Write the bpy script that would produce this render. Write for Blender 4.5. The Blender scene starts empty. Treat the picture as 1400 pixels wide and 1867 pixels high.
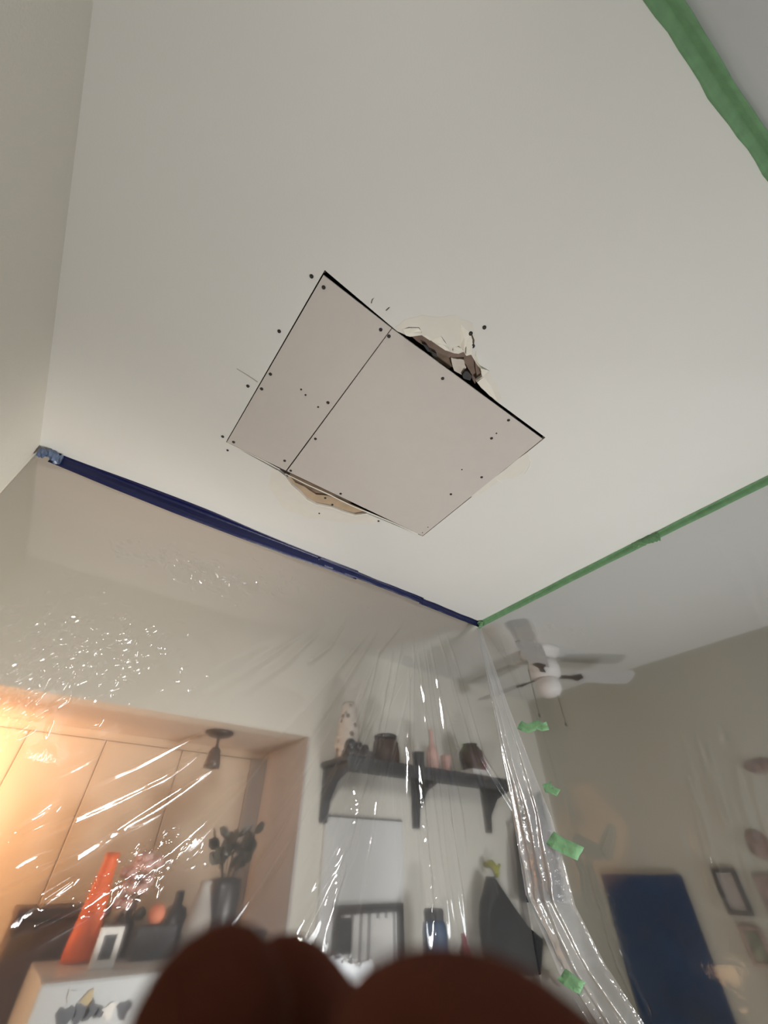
import bpy, bmesh, math, random
import numpy as np
from mathutils import Vector, Matrix, geometry

random.seed(7)
rng = np.random.default_rng(7)
S = bpy.context.scene
COL = S.collection

# ------------------------------------------------------------------ camera
FOCAL = 726.09                      # in pixels of the 1400 x 1867 frame
ROWS = ((0.8048010, -0.5935447, 0.0000785),      # camera right in world axes
        (0.3978138, 0.5393069, -0.7422212),      # camera down
        (0.4404991, 0.5973716, 0.6701550))       # camera forward
EYE = Vector((0, 0, 1.75))
RIGHT, DOWN, FWD = (Vector(r).normalized() for r in ROWS)
cam_data = bpy.data.cameras.new('camera')
cam = bpy.data.objects.new('camera', cam_data)
COL.objects.link(cam)
m = Matrix((RIGHT, -DOWN, -FWD)).transposed().to_4x4()
m.translation = EYE
cam.matrix_world = m
cam_data.sensor_fit = 'VERTICAL'
cam_data.sensor_height = 36.0
cam_data.lens = FOCAL / 1867 * 36
cam_data.clip_start = 0.004
cam_data.clip_end = 60
cam_data.dof.use_dof = True
cam_data.dof.focus_distance = 1.5
cam_data.dof.aperture_fstop = 7.0
S.camera = cam

# ------------------------------------------------------------------ world, lights, exposure
S.view_settings.view_transform = 'Standard'
S.view_settings.look = 'None'
S.view_settings.exposure = -0.12
S.view_settings.gamma = 1.0
S.view_settings.use_curve_mapping = False
S.cycles.max_bounces = 24
S.cycles.transparent_max_bounces = 48
S.cycles.transmission_bounces = 24
S.cycles.caustics_refractive = False
S.cycles.caustics_reflective = False
S.cycles.sample_clamp_indirect = 4.0
W = bpy.data.worlds.new('world')
S.world = W
W.use_nodes = True
bg = W.node_tree.nodes['Background']
bg.inputs[0].default_value = (0.93, 0.96, 1.0, 1)
bg.inputs[1].default_value = 0.16


def area_light(name, loc, direction, sx, sy, power, color):
    l = bpy.data.lights.new(name, 'AREA')
    l.shape = 'RECTANGLE'
    l.size, l.size_y = sx, sy
    l.energy = power
    l.color = color
    o = bpy.data.objects.new(name, l)
    COL.objects.link(o)
    o.location = loc
    o.rotation_euler = Vector(direction).to_track_quat('-Z', 'Y').to_euler()
    return o


# added cool fill behind the photographer, placed for streaks on the plastic
area_light('daylight_fill', (2.30, -1.40, 0.80), (-0.48, 1, 0.12), 0.9, 0.8, 22, (0.93, 0.97, 1.0)).data.spread = math.radians(140)
# work light standing low inside the tent, aimed at the ceiling
area_light('tent_light', (1.30, 0.35, 0.55), (0.0, 0.0, 1), 0.3, 0.3, 29, (1.0, 0.985, 0.955))
# fill light added inside the tent, aimed through the plastic at the far wall
area_light('tent_light', (1.50, 0.15, 1.05), (-0.85, 1, 0.52), 0.4, 0.4, 15, (1.0, 0.95, 0.87)).data.spread = math.radians(60)
# added light by the left wall for fold glints, aimed at the tent corner
area_light('glint_fill', (-0.25, -0.25, 2.42), (1.25, 1.55, -0.48), 0.42, 0.42, 9, (1.0, 0.98, 0.95)).data.spread = math.radians(58)
# warm lamp in the alcove, just out of the frame on the left
area_light('alcove_lamp', (-0.78, 2.16, 1.90), (0.75, 1, 0.05), 0.14, 0.14, 16, (1.0, 0.54, 0.27)).data.spread = math.radians(98)
# added warm fill, low beside the left wall beyond the plastic
pl2 = bpy.data.lights.new('warm_fill', 'POINT')
pl2.energy = 5.0
pl2.color = (1.0, 0.60, 0.30)
pl2.shadow_soft_size = 0.06
plo2 = bpy.data.objects.new('warm_fill', pl2)
COL.objects.link(plo2)
plo2.location = (-0.20, 1.68, 1.25)


# ------------------------------------------------------------------ helpers
def ray(px, py):
    return RIGHT * (px - 700) + DOWN * (py - 933.5) + FWD * FOCAL


def on(n, d, px, py):
    """point where the sight line meets the plane n.p = d (used to lay things out on walls and ceiling)"""
    n = Vector(n)
    r = ray(px, py)
    return EYE + r * ((d - n.dot(EYE)) / n.dot(r))


X, Y, Z = (1, 0, 0), (0, 1, 0), (0, 0, 1)
CEIL, FARW, RIGHTW, LEFTW = 2.75, 2.02, 2.90, -0.405
SHEET_Y, SHEET_X = 1.305, 1.607


def new_mat(name):
    mt = bpy.data.materials.new(name)
    mt.use_nodes = True
    nt = mt.node_tree
    for n in list(nt.nodes):
        nt.nodes.remove(n)
    out = nt.nodes.new('ShaderNodeOutputMaterial')
    return mt, nt, out


def mat(name, rgb, rough=0.7, var=0.06, scale=12.0, bump=0.0, bscale=120.0, metal=0.0, translucent=0.0, spec=0.5):
    mt, nt, out = new_mat(name)
    N, L = nt.nodes, nt.links
    b = N.new('ShaderNodeBsdfPrincipled')
    b.inputs['Roughness'].default_value = rough
    b.inputs['Metallic'].default_value = metal
    b.inputs['Specular IOR Level'].default_value = spec
    tc = N.new('ShaderNodeTexCoord')
    nz = N.new('ShaderNodeTexNoise')
    nz.inputs['Scale'].default_value = scale
    nz.inputs['Detail'].default_value = 4
    L.new(tc.outputs['Object'], nz.inputs['Vector'])
    r = N.new('ShaderNodeValToRGB')
    lo = [max(0, c * (1 - var)) for c in rgb]
    hi = [min(1, c * (1 + var)) for c in rgb]
    r.color_ramp.elements[0].position, r.color_ramp.elements[1].position = 0.3, 0.7
    r.color_ramp.elements[0].color = (*lo, 1)
    r.color_ramp.elements[1].color = (*hi, 1)
    L.new(nz.outputs['Fac'], r.inputs['Fac'])
    L.new(r.outputs['Color'], b.inputs['Base Color'])
    if bump:
        n2 = N.new('ShaderNodeTexNoise')
        n2.inputs['Scale'].default_value = bscale
        n2.inputs['Detail'].default_value = 3
        L.new(tc.outputs['Object'], n2.inputs['Vector'])
        bp = N.new('ShaderNodeBump')
        bp.inputs['Strength'].default_value = bump
        bp.inputs['Distance'].default_value = 0.004
        L.new(n2.outputs['Fac'], bp.inputs['Height'])
        L.new(bp.outputs['Normal'], b.inputs['Normal'])
    if translucent:
        t = N.new('ShaderNodeBsdfTranslucent')
        L.new(r.outputs['Color'], t.inputs['Color'])
        mx = N.new('ShaderNodeMixShader')
        mx.inputs[0].default_value = translucent
        L.new(b.outputs[0], mx.inputs[1])
        L.new(t.outputs[0], mx.inputs[2])
        L.new(mx.outputs[0], out.inputs[0])
    else:
        L.new(b.outputs[0], out.inputs[0])
    return mt


def plastic_mat(name, haze=0.06, gloss_rough=0.05, blur=0.9, spec=1.0, bump=0.04):
    """thin clear polythene film: lets most light through, a little milky, with a glossy skin"""
    mt, nt, out = new_mat(name)
    N, L = nt.nodes, nt.links
    tr = N.new('ShaderNodeBsdfTransparent')
    tr.inputs[0].default_value = (0.97, 0.97, 0.97, 1)
    rf = N.new('ShaderNodeBsdfRefraction')
    rf.inputs['Roughness'].default_value = blur
    rf.inputs['IOR'].default_value = 1.012
    rf.inputs['Color'].default_value = (0.97, 0.97, 0.97, 1)
    a = N.new('ShaderNodeMixShader')
    a.inputs[0].default_value = 0.60
    L.new(tr.outputs[0], a.inputs[1]); L.new(rf.outputs[0], a.inputs[2])
    df = N.new('ShaderNodeBsdfDiffuse'); df.inputs[0].default_value = (0.85, 0.86, 0.88, 1)
    tl = N.new('ShaderNodeBsdfTranslucent'); tl.inputs[0].default_value = (0.85, 0.85, 0.85, 1)
    h = N.new('ShaderNodeMixShader'); h.inputs[0].default_value = 0.5
    L.new(df.outputs[0], h.inputs[1]); L.new(tl.outputs[0], h.inputs[2])
    b = N.new('ShaderNodeMixShader'); b.inputs[0].default_value = haze
    L.new(a.outputs[0], b.inputs[1]); L.new(h.outputs[0], b.inputs[2])
    gl = N.new('ShaderNodeBsdfGlossy'); gl.inputs['Roughness'].default_value = gloss_rough
    gl.inputs[0].default_value = (1, 1, 1, 1)
    lw = N.new('ShaderNodeLayerWeight'); lw.inputs['Blend'].default_value = 0.5
    pw = N.new('ShaderNodeMath'); pw.operation = 'POWER'; pw.inputs[1].default_value = 3.5
    ma = N.new('ShaderNodeMath'); ma.operation = 'MULTIPLY_ADD'
    ma.inputs[1].default_value = 0.16 * spec; ma.inputs[2].default_value = 0.08 * spec
    L.new(lw.outputs['Facing'], pw.inputs[0]); L.new(pw.outputs[0], ma.inputs[0])
    if bump:
        tc = N.new('ShaderNodeTexCoord')
        nz = N.new('ShaderNodeTexNoise'); nz.inputs['Scale'].default_value = 38; nz.inputs['Detail'].default_value = 5
        bp = N.new('ShaderNodeBump'); bp.inputs['Strength'].default_value = bump; bp.inputs['Distance'].default_value = 0.01
        L.new(tc.outputs['Object'], nz.inputs['Vector']); L.new(nz.outputs['Fac'], bp.inputs['Height'])
        L.new(bp.outputs['Normal'], gl.inputs['Normal'])
    f = N.new('ShaderNodeMixShader')
    L.new(ma.outputs[0], f.inputs[0]); L.new(b.outputs[0], f.inputs[1]); L.new(gl.outputs[0], f.inputs[2])
    L.new(f.outputs[0], out.inputs[0])
    return mt


M = {
    'ceiling': mat('ceiling_paint', (0.735, 0.732, 0.70), 0.85, 0.012, 3, 0.05, 260),
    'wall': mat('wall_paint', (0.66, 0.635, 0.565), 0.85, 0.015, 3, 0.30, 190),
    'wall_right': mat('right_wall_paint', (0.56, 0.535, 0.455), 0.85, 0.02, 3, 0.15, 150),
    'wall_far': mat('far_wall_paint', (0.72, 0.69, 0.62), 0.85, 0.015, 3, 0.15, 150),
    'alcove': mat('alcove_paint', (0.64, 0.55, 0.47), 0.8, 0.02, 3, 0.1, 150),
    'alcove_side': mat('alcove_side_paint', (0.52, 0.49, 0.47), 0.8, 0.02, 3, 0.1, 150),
    'brown': mat('torn_brown_paper', (0.23, 0.165, 0.13), 0.9, 0.15, 40, 0.2, 200),
    'floor': mat('oak_floor', (0.42, 0.34, 0.26), 0.5, 0.1, 6),
    'board': mat('drywall_paper', (0.585, 0.545, 0.505), 0.9, 0.012, 20, 0.05, 400),
    'board_edge': mat('gypsum', (0.80, 0.78, 0.74), 0.9, 0.05, 60),
    'tan': mat('old_brown_board', (0.50, 0.38, 0.26), 0.9, 0.10, 25, 0.1, 200),
    'lath': mat('dark_lath', (0.25, 0.18, 0.13), 0.9, 0.25, 30),
    'chunk': mat('broken_plaster', (0.66, 0.60, 0.53), 0.9, 0.08, 40, 0.2, 200),
    'cream': mat('torn_paper', (0.82, 0.79, 0.70), 0.85, 0.03, 40),
    'skim': mat('scraped_paint', (0.735, 0.712, 0.645), 0.85, 0.02, 25),
    'black': mat('black_steel', (0.012, 0.012, 0.013), 0.6, 0.2, 50),
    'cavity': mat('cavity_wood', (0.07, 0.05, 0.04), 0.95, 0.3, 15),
    'blue': mat('blue_tape', (0.003, 0.006, 0.050), 0.36, 0.10, 40, 0.25, 90, translucent=0.05),
    'blue_pale': mat('blue_tape_creased', (0.10, 0.14, 0.24), 0.35, 0.3, 60, 0.3, 90),
    'green': mat('green_tape', (0.30, 0.55, 0.31), 0.65, 0.10, 40, 0.4, 110, translucent=0.5),
    'film': plastic_mat('polythene_left', 0.014),
    'film_r': plastic_mat('polythene_right', 0.014, spec=0.14),
    'film_b': plastic_mat('polythene_bundle', 0.33, 0.12, 0.9, 1.8, 0.5),
    'film_n': plastic_mat('polythene_near', 0.5, 0.25, 0.25, 0.6, 0.1),
    'shelf': mat('shelf_paint', (0.045, 0.045, 0.05), 0.55, 0.15, 20),
    'dark': mat('dark_ceramic', (0.035, 0.03, 0.032), 0.4, 0.2, 12),
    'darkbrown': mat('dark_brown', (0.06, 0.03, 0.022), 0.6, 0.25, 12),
    'door': mat('door_paint', (0.72, 0.72, 0.71), 0.5, 0.012, 5),
    'gap': mat('door_gap', (0.10, 0.10, 0.10), 0.8, 0.1, 5),
    'cab': mat('cupboard_paint', (0.68, 0.58, 0.46), 0.55, 0.02, 5),
    'fridge': mat('fridge_enamel', (0.50, 0.52, 0.53), 0.35, 0.02, 5),
    'orange': mat('orange_glaze', (0.85, 0.16, 0.045), 0.45, 0.06, 8),
    'pink': mat('pale_pink', (0.66, 0.42, 0.37), 0.7, 0.12, 25),
    'coral': mat('coral_ball', (0.75, 0.24, 0.13), 0.7, 0.08, 25),
    'grey': mat('warm_grey', (0.42, 0.38, 0.35), 0.6, 0.08, 12),
    'white': mat('white_card', (0.78, 0.76, 0.73), 0.6, 0.03, 12),
    'leaf': mat('dark_leaf', (0.055, 0.045, 0.028), 0.5, 0.3, 20),
    'bronze': mat('bronze', (0.06, 0.042, 0.03), 0.45, 0.2, 20, metal=0.3),
    'shade': mat('smoked_shade', (0.13, 0.09, 0.07), 0.4, 0.2, 20),
    'fan_white': mat('fan_white', (0.80, 0.77, 0.75), 0.45, 0.02, 10),
    'fan_blade': mat('fan_blade', (0.56, 0.55, 0.54), 0.55, 0.05, 10),
    'chain': mat('chain_metal', (0.12, 0.11, 0.09), 0.4, 0.1, 40, metal=0.5),
    'navy': mat('navy_canvas', (0.004, 0.032, 0.095), 0.85, 0.35, 5, 0.2, 160),
    'navy_edge': mat('navy_edge', (0.03, 0.032, 0.055), 0.8, 0.2, 15),
    'cloth': mat('black_cloth', (0.014, 0.016, 0.020), 0.9, 0.25, 20),
    'cloth_grey': mat('charcoal_cloth', (0.07, 0.07, 0.075), 0.9, 0.25, 20),
    'yellow': mat('yellow_green', (0.42, 0.42, 0.07), 0.6, 0.15, 20),
    'cream_cloth': mat('cream_fleece', (0.62, 0.57, 0.49), 0.95, 0.15, 30, 0.5, 80),
    'blue_bag': mat('blue_bottle', (0.05, 0.09, 0.17), 0.5, 0.2, 20),
    'red': mat('dark_red', (0.22, 0.025, 0.05), 0.5, 0.2, 20),
    'brownpic': mat('brown_print', (0.30, 0.22, 0.19), 0.7, 0.35, 25),
    'rosepic': mat('rose_print', (0.36, 0.25, 0.21), 0.7, 0.3, 18),
    'greenpic': mat('green_print', (0.26, 0.28, 0.21), 0.7, 0.5, 22),
    'frame': mat('dark_frame', (0.045, 0.04, 0.04), 0.5, 0.15, 20),
    'skin': mat('shaded_skin', (0.105, 0.032, 0.018), 0.9, 0.15, 120, 0.2, 700, spec=0.08),  # shade from the unbuilt phone is put into this skin colour
    'nail': mat('nail', (0.24, 0.12, 0.09), 0.35, 0.05, 60),
    'ink': mat('dark_print', (0.06, 0.065, 0.08), 0.6, 0.3, 30),
    'ochre': mat('ochre_print', (0.45, 0.36, 0.20), 0.6, 0.15, 30),
    'side': mat('sideboard_wood', (0.20, 0.12, 0.07), 0.5, 0.2, 10),
}


def link(name, me, material=None, parent=None, smooth=False):
    o = bpy.data.objects.new(name, me)
    COL.objects.link(o)
    if material is not None and not me.materials:
        me.materials.append(material)
    if parent is not None:
        o.parent = parent
    if smooth:
        me.polygons.foreach_set('use_smooth', [True] * len(me.polygons))
    return o


def obj(name, bm, material, parent=None, smooth=False):
    me = bpy.data.meshes.new(name)
    bmesh.ops.recalc_face_normals(bm, faces=bm.faces)
    bm.to_mesh(me)
    bm.free()
    return link(name, me, material, parent, smooth)


def tag(o, label, cat, group=None):
    o['label'] = label
    o['category'] = cat
    if group:
        o['group'] = group
    return o


def thing(name, label, cat, loc=(0, 0, 0), group=None):
    o = bpy.data.objects.new(name, None)
    o.empty_display_size = 0.05
    COL.objects.link(o)
    o.location = loc
    return tag(o, label, cat, group)


def struct(o):
    o['kind'] = 'structure'
    return o


def box(bm, lo, hi, bevel=0.0):
    lo, hi = Vector(lo), Vector(hi)
    c, s = (lo + hi) / 2, hi - lo
    r = bmesh.ops.create_cube(bm, size=1.0)
    for v in r['verts']:
        v.co = Vector((v.co.x * s.x, v.co.y * s.y, v.co.z * s.z)) + c
    if bevel:
        es = list({e for v in r['verts'] for e in v.link_edges})
        bmesh.ops.bevel(bm, geom=es, offset=bevel, segments=2, profile=0.5, affect='EDGES')
    return bm


def B(lo, hi, bevel=0.0):
    return box(bmesh.new(), lo, hi, bevel)


def lathe(profile, segs=24, c=(0, 0, 0), bm=None):
    bm = bm or bmesh.new()
    rings = []
    for r, z in profile:
        rings.append([bm.verts.new((c[0] + r * math.cos(2 * math.pi * i / segs),
                                    c[1] + r * math.sin(2 * math.pi * i / segs), c[2] + z)) for i in range(segs)])
    for a, b in zip(rings, rings[1:]):
        for i in range(segs):
            j = (i + 1) % segs
            bm.faces.new((a[i], a[j], b[j], b[i]))
    bm.faces.new(rings[0][::-1])
    bm.faces.new(rings[-1])
    return bm


def tube(pts, rad, segs=8, bm=None):
    bm = bm or bmesh.new()
    pts = [Vector(p) for p in pts]
    rad = rad if isinstance(rad, (list, tuple)) else [rad] * len(pts)
    rings = []
    for i, p in enumerate(pts):
        t = (pts[min(i + 1, len(pts) - 1)] - pts[max(i - 1, 0)]).normalized()
        u = t.cross(Vector((0.31, 0.2, 0.93)))
        if u.length < 1e-3:
            u = t.cross(Vector((1, 0, 0)))
        u.normalize()
        w = t.cross(u)
        rings.append([bm.verts.new(p + (u * math.cos(2 * math.pi * k / segs) + w * math.sin(2 * math.pi * k / segs)) * rad[i])
                      for k in range(segs)])
    for a, b in zip(rings, rings[1:]):
        for i in range(segs):
            j = (i + 1) % segs
            bm.faces.new((a[i], a[j], b[j], b[i]))
    bm.faces.new(rings[0][::-1])
    bm.faces.new(rings[-1])
    return bm


def prism(pts, off, bm=None, holes=()):
    """flat outline (3D points) given thickness by the vector off; concave outlines and holes are filled properly"""
    bm = bm or bmesh.new()
    loops = [[Vector(p) for p in pts]] + [[Vector(p) for p in h] for h in holes]
    off = Vector(off)
    flat = [p for l in loops for p in l]
    lowv = [bm.verts.new(p) for p in flat]
    topv = [bm.verts.new(p + off) for p in flat]
    for t in geometry.tessellate_polygon(loops):
        try:
            bm.faces.new([lowv[i] for i in t])
            bm.faces.new([topv[i] for i in t][::-1])
        except ValueError:
            pass
    k = 0
    for l in loops:
        n = len(l)
        for i in range(n):
            j = (i + 1) % n
            bm.faces.new((lowv[k + i], lowv[k + j], topv[k + j], topv[k + i]))
        k += n
    return bm


def C(px, py, dz=0.0):
    return on(Z, CEIL + dz, px, py)


def wavy(pts, amp, n=3):
    """resample an outline with small irregularities so torn edges look torn"""
    out = []
    for i, p in enumerate(pts):
        q = pts[(i + 1) % len(pts)]
        for k in range(n):
            t = k / n
            a = 0 if k == 0 else amp
            out.append((p[0] + (q[0] - p[0]) * t + random.uniform(-a, a), p[1] + (q[1] - p[1]) * t + random.uniform(-a, a)))
    return out


# ------------------------------------------------------------------ ceiling with the cut-out
A, Bc, Cc, D = (0.0705, 0.3195), (0.8560, 0.3165), (0.8690, 0.9165), (0.0640, 0.9210)
bulge_top_px = [(724, 604), (740, 611), (748, 614), (769, 611), (784, 620), (800, 630), (813, 639), (827, 644), (846, 642),
                (849, 648), (859, 647), (867, 661), (875, 673), (879, 687), (868, 695), (877, 707), (904, 731)]
bulge_bot_px = [(670, 937), (648, 941), (627, 935), (607, 927), (576, 921), (559, 912), (545, 897), (531, 885), (519, 869), (506, 858)]
P2 = lambda l: [tuple(C(*p)[:2]) for p in l]
bt, bb = P2(bulge_top_px), P2(bulge_bot_px)
hole = [A] + bt + [Bc, Cc] + bb + [D]
outer = [(LEFTW - 0.12, -2.6), (3.02, -2.6), (3.02, FARW + 0.1), (LEFTW - 0.12, FARW + 0.1)]
ceiling = struct(obj('ceiling', prism([(x, y, CEIL) for x, y in outer], (0, 0, 0.013), holes=[[(x, y, CEIL) for x, y in hole]]), M['ceiling']))
# joist bay above the cut-out (open box) and two joists
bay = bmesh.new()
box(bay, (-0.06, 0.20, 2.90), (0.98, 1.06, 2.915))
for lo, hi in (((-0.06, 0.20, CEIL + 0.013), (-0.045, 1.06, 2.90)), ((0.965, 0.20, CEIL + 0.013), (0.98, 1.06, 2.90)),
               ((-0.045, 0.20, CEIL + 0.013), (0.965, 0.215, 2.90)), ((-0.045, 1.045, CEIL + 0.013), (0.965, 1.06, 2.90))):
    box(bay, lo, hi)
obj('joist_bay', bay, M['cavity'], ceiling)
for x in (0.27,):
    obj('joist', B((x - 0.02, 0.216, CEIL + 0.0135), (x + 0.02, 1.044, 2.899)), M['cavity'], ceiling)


def shadow_board(name, px, dz, material, thick=0.006):
    return obj(name, prism([C(x, y, dz) for x, y in px], (0, 0, thick)), material, ceiling)


shadow_board('brown_board', [(505, 858), (525, 888), (556, 920), (606, 936), (650, 950), (680, 938), (620, 911), (598, 904), (576, 902), (562, 893), (554, 887), (538, 880), (528, 868)], 0.0135, M['tan'], 0.004)
shadow_board('inner_board', [(510, 856), (540, 890), (600, 912), (640, 918), (600, 886), (540, 860)], 0.022, M['lath'], 0.004)
# what shows inside the upper break
shadow_board('lath_board', wavy([(735, 604), (770, 602), (800, 622), (826, 636), (858, 632), (858, 652), (820, 652), (790, 640), (760, 622)], 1.0), 0.020, M['brown'], 0.006)
shadow_board('lath_board', wavy([(780, 634), (805, 636), (822, 652), (826, 668), (818, 672), (790, 652)], 1.0), 0.034, M['lath'], 0.006)
shadow_board('plaster_chunk', wavy([(822, 652), (834, 655), (845, 656), (850, 670), (843, 684), (828, 676)], 1.0), 0.016, M['chunk'], 0.014)
shadow_board('plaster_chunk', wavy([(846, 644), (862, 648), (866, 664), (870, 690), (866, 700), (856, 676), (846, 660)], 1.0), 0.024, M['brown'], 0.010)
shadow_board('plaster_chunk', wavy([(866, 660), (880, 672), (884, 690), (870, 698)], 0.8), 0.014, M['brown'], 0.008)
shadow_board('steel_bracket', [(848, 677), (852, 677), (861, 686), (857, 694), (845, 690), (843, 685)], 0.004, M['black'], 0.012)
for q in ([(769, 626), (778, 630), (786, 642), (780, 641)], [(786, 640), (796, 645), (797, 652), (789, 648)]):
    shadow_board('steel_scrap', q, 0.006, M['black'], 0.008)

# torn paper and scraped paint round the breaks (thin layers standing just proud of the ceiling)
skim_top = [(720, 596), (738, 583), (770, 574), (800, 578), (830, 574), (846, 583), (862, 590), (868, 620), (862, 640), (868, 655), (890, 676), (905, 700), (915, 728)]
region = [C(x, y, -0.0006) for x, y in wavy(skim_top, 1.5)[:-2]] + [C(x, y, -0.0006) for x, y in reversed(bulge_top_px)]
obj('scraped_paint', prism(region, (0, 0, 0.0006)), M['skim'], ceiling)
skim_bot = [(495, 852), (490, 885), (515, 925), (560, 946), (620, 952), (680, 955), (690, 946)]
region = [C(x, y, -0.0005) for x, y in wavy(skim_bot, 1.5)[:-2]] + [C(x, y, -0.0005) for x, y in bulge_bot_px]
obj('scraped_paint', prism(region, (0, 0, 0.0005)), M['skim'], ceiling)
for q in ([(846, 908), (905, 868), (962, 824), (968, 840), (955, 862), (935, 873), (912, 874), (890, 892), (868, 905)],):
    obj('scraped_paint', prism([C(x, y, -0.0005) for x, y in wavy(q, 1.2)], (0, 0, 0.0005)), M['skim'], ceiling)


def edge_strip(px, w):
    """pale torn paper edge following a line of points on the ceiling"""
    up_, lo_ = [], []
    for i, (x, y) in enumerate(px):
        a = px[max(i - 1, 0)]; b = px[min(i + 1, len(px) - 1)]
        l = math.hypot(b[0] - a[0], b[1] - a[1])
        nx, ny = -(b[1] - a[1]) / l, (b[0] - a[0]) / l
        k = w * random.uniform(0.6, 1.2)
        up_.append(C(x - nx * k, y - ny * k, -0.0018)); lo_.append(C(x + nx * k, y + ny * k, -0.0018))
    return obj('torn_edge', prism(up_ + lo_[::-1], (0, 0, 0.0010)), M['cream'], ceiling)


edge_strip([(505, 857), (520, 869), (531, 885), (545, 897), (559, 912), (576, 921), (607, 927), (627, 935), (648, 941), (670, 937)], 0.8)
edge_strip([(413, 807), (450, 825), (480, 840), (510, 856)], 0.8)
edge_strip([(520, 864), (560, 884), (600, 902), (640, 922), (672, 935), (720, 955), (762, 974)], 0.8)


def flake(px, tip, lift, material='cream', th=0.0010):
    """a torn flap: hinged on its first two points and hanging lower towards the listed tips"""
    pts = []
    for i, (x, y) in enumerate(px):
        pts.append(C(x, y, -0.0012 - (lift if i in tip else 0)))
    bm = bmesh.new()
    vs = [bm.verts.new(p) for p in pts]
    cen = bm.verts.new(sum(pts, Vector()) / len(pts) + Vector((0, 0, -0.0015)))
    us = [bm.verts.new(p + Vector((0, 0, th))) for p in pts]
    n = len(vs)
    for i in range(n):
        j = (i + 1) % n
        bm.faces.new((vs[i], vs[j], cen))
        bm.faces.new((vs[i], us[i], us[j], vs[j]))
    for t in geometry.tessellate_polygon([[u.co for u in us]]):
        try:
            bm.faces.new([us[k] for k in t])
        except ValueError:
            pass
    return obj('torn_paper', bm, M[material], ceiling)


flake([(734, 600), (746, 598), (763, 598), (768, 604), (769, 611), (748, 614), (740, 612)], (4, 5, 6), 0.012)
flake([(770, 612), (778, 612), (787, 619), (784, 621)], (3,), 0.004)
flake([(787, 622), (793, 616), (804, 613), (808, 620), (816, 630), (820, 640), (812, 639), (800, 631)], (5, 6, 7), 0.012)
flake([(826, 634), (834, 632), (842, 635), (846, 641), (836, 645), (827, 644)], (4, 5), 0.010)
flake([(840, 591), (848, 600), (859, 607), (852, 625), (846, 641), (840, 628), (838, 608)], (4,), 0.009)
flake([(850, 618), (858, 609), (862, 628), (860, 646), (850, 649)], (3, 4), 0.008)
flake([(866, 656), (873, 664), (882, 677), (892, 676), (880, 687), (876, 672)], (4, 5), 0.016)
flake([(870, 697), (882, 687), (895, 704), (906, 730), (893, 722), (880, 709)], (0, 5), 0.004)
flake([(866, 650), (868, 640), (872, 655), (872, 662)], (3,), 0.004)
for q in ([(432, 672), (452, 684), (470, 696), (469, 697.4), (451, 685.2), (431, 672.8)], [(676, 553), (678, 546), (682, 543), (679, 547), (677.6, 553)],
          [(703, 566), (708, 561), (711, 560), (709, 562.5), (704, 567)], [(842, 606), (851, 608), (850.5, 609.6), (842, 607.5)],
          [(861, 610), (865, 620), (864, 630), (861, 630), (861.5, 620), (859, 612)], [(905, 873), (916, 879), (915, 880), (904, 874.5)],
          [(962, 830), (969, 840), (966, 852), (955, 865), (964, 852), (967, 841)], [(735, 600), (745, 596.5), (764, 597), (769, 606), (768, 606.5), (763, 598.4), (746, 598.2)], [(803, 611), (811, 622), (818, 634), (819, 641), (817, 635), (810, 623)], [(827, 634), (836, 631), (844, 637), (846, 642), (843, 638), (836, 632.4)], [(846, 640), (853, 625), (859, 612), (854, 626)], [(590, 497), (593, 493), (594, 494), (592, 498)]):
    obj('crack_or_shade_line', prism([C(x, y, -0.0009) for x, y in q], (0, 0, 0.0006)), M['cream'] if q[0][0] in (905, 962) else M['grey'] if q[0][0] == 432 else M['darkbrown'], ceiling)  # dark slivers round the flakes paint in their shadow outlines

# ------------------------------------------------------------------ drywall screws
scr_bm = lathe([(0.0046, 0.0), (0.0044, -0.0012), (0.0028, -0.0022), (0.0012, -0.0014)], 12)
scr_me = bpy.data.meshes.new('screw')
bmesh.ops.recalc_face_normals(scr_bm, faces=scr_bm.faces)
scr_bm.to_mesh(scr_me)
scr_bm.free()
scr_me.materials.append(M['black'])


def screw(px, py, parent, z, s=1.0):
    o = bpy.data.objects.new('screw', scr_me)
    COL.objects.link(o)
    o.parent = parent
    o.location = on(Z, z, px, py) - parent.location
    o.scale = (s, s, 1)
    return o


for p in [(568, 504, 1), (509, 604, 1), (452, 704, 1), (406, 796, 1), (415, 821, .8), (883, 597, 1.1), (858, 608, 1.2), (862, 631, 1.2), (582, 936, .7), (690, 950, .9)]:
    screw(p[0], p[1], ceiling, CEIL - 0.0008, p[2])
for p in [(593, 908, .9), (606, 920, .9), (591, 920, .6)]:
    screw(p[0], p[1], ceiling, CEIL + 0.013, p[2])

# ------------------------------------------------------------------ the two drywall patch pieces
PZ = CEIL - 0.0012


def patch(name, label, corners, screws):
    t = thing(name, label, 'drywall', (*corners[0], PZ), 'drywall patches in the ceiling')
    o = Vector((corners[0][0], corners[0][1], 0))
    core = obj('gypsum_core', prism([Vector((x, y, 0.0006)) - o for x, y in corners], (0, 0, 0.004)), M['board_edge'], t)
    face = obj('paper_face', prism([Vector((x, y, 0)) - o for x, y in corners], (0, 0, 0.0006)), M['board'], t)
    for s in screws:
        screw(s[0], s[1], t, PZ - 0.0002, s[2] if len(s) > 2 else 1.0)
    return t


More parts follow.
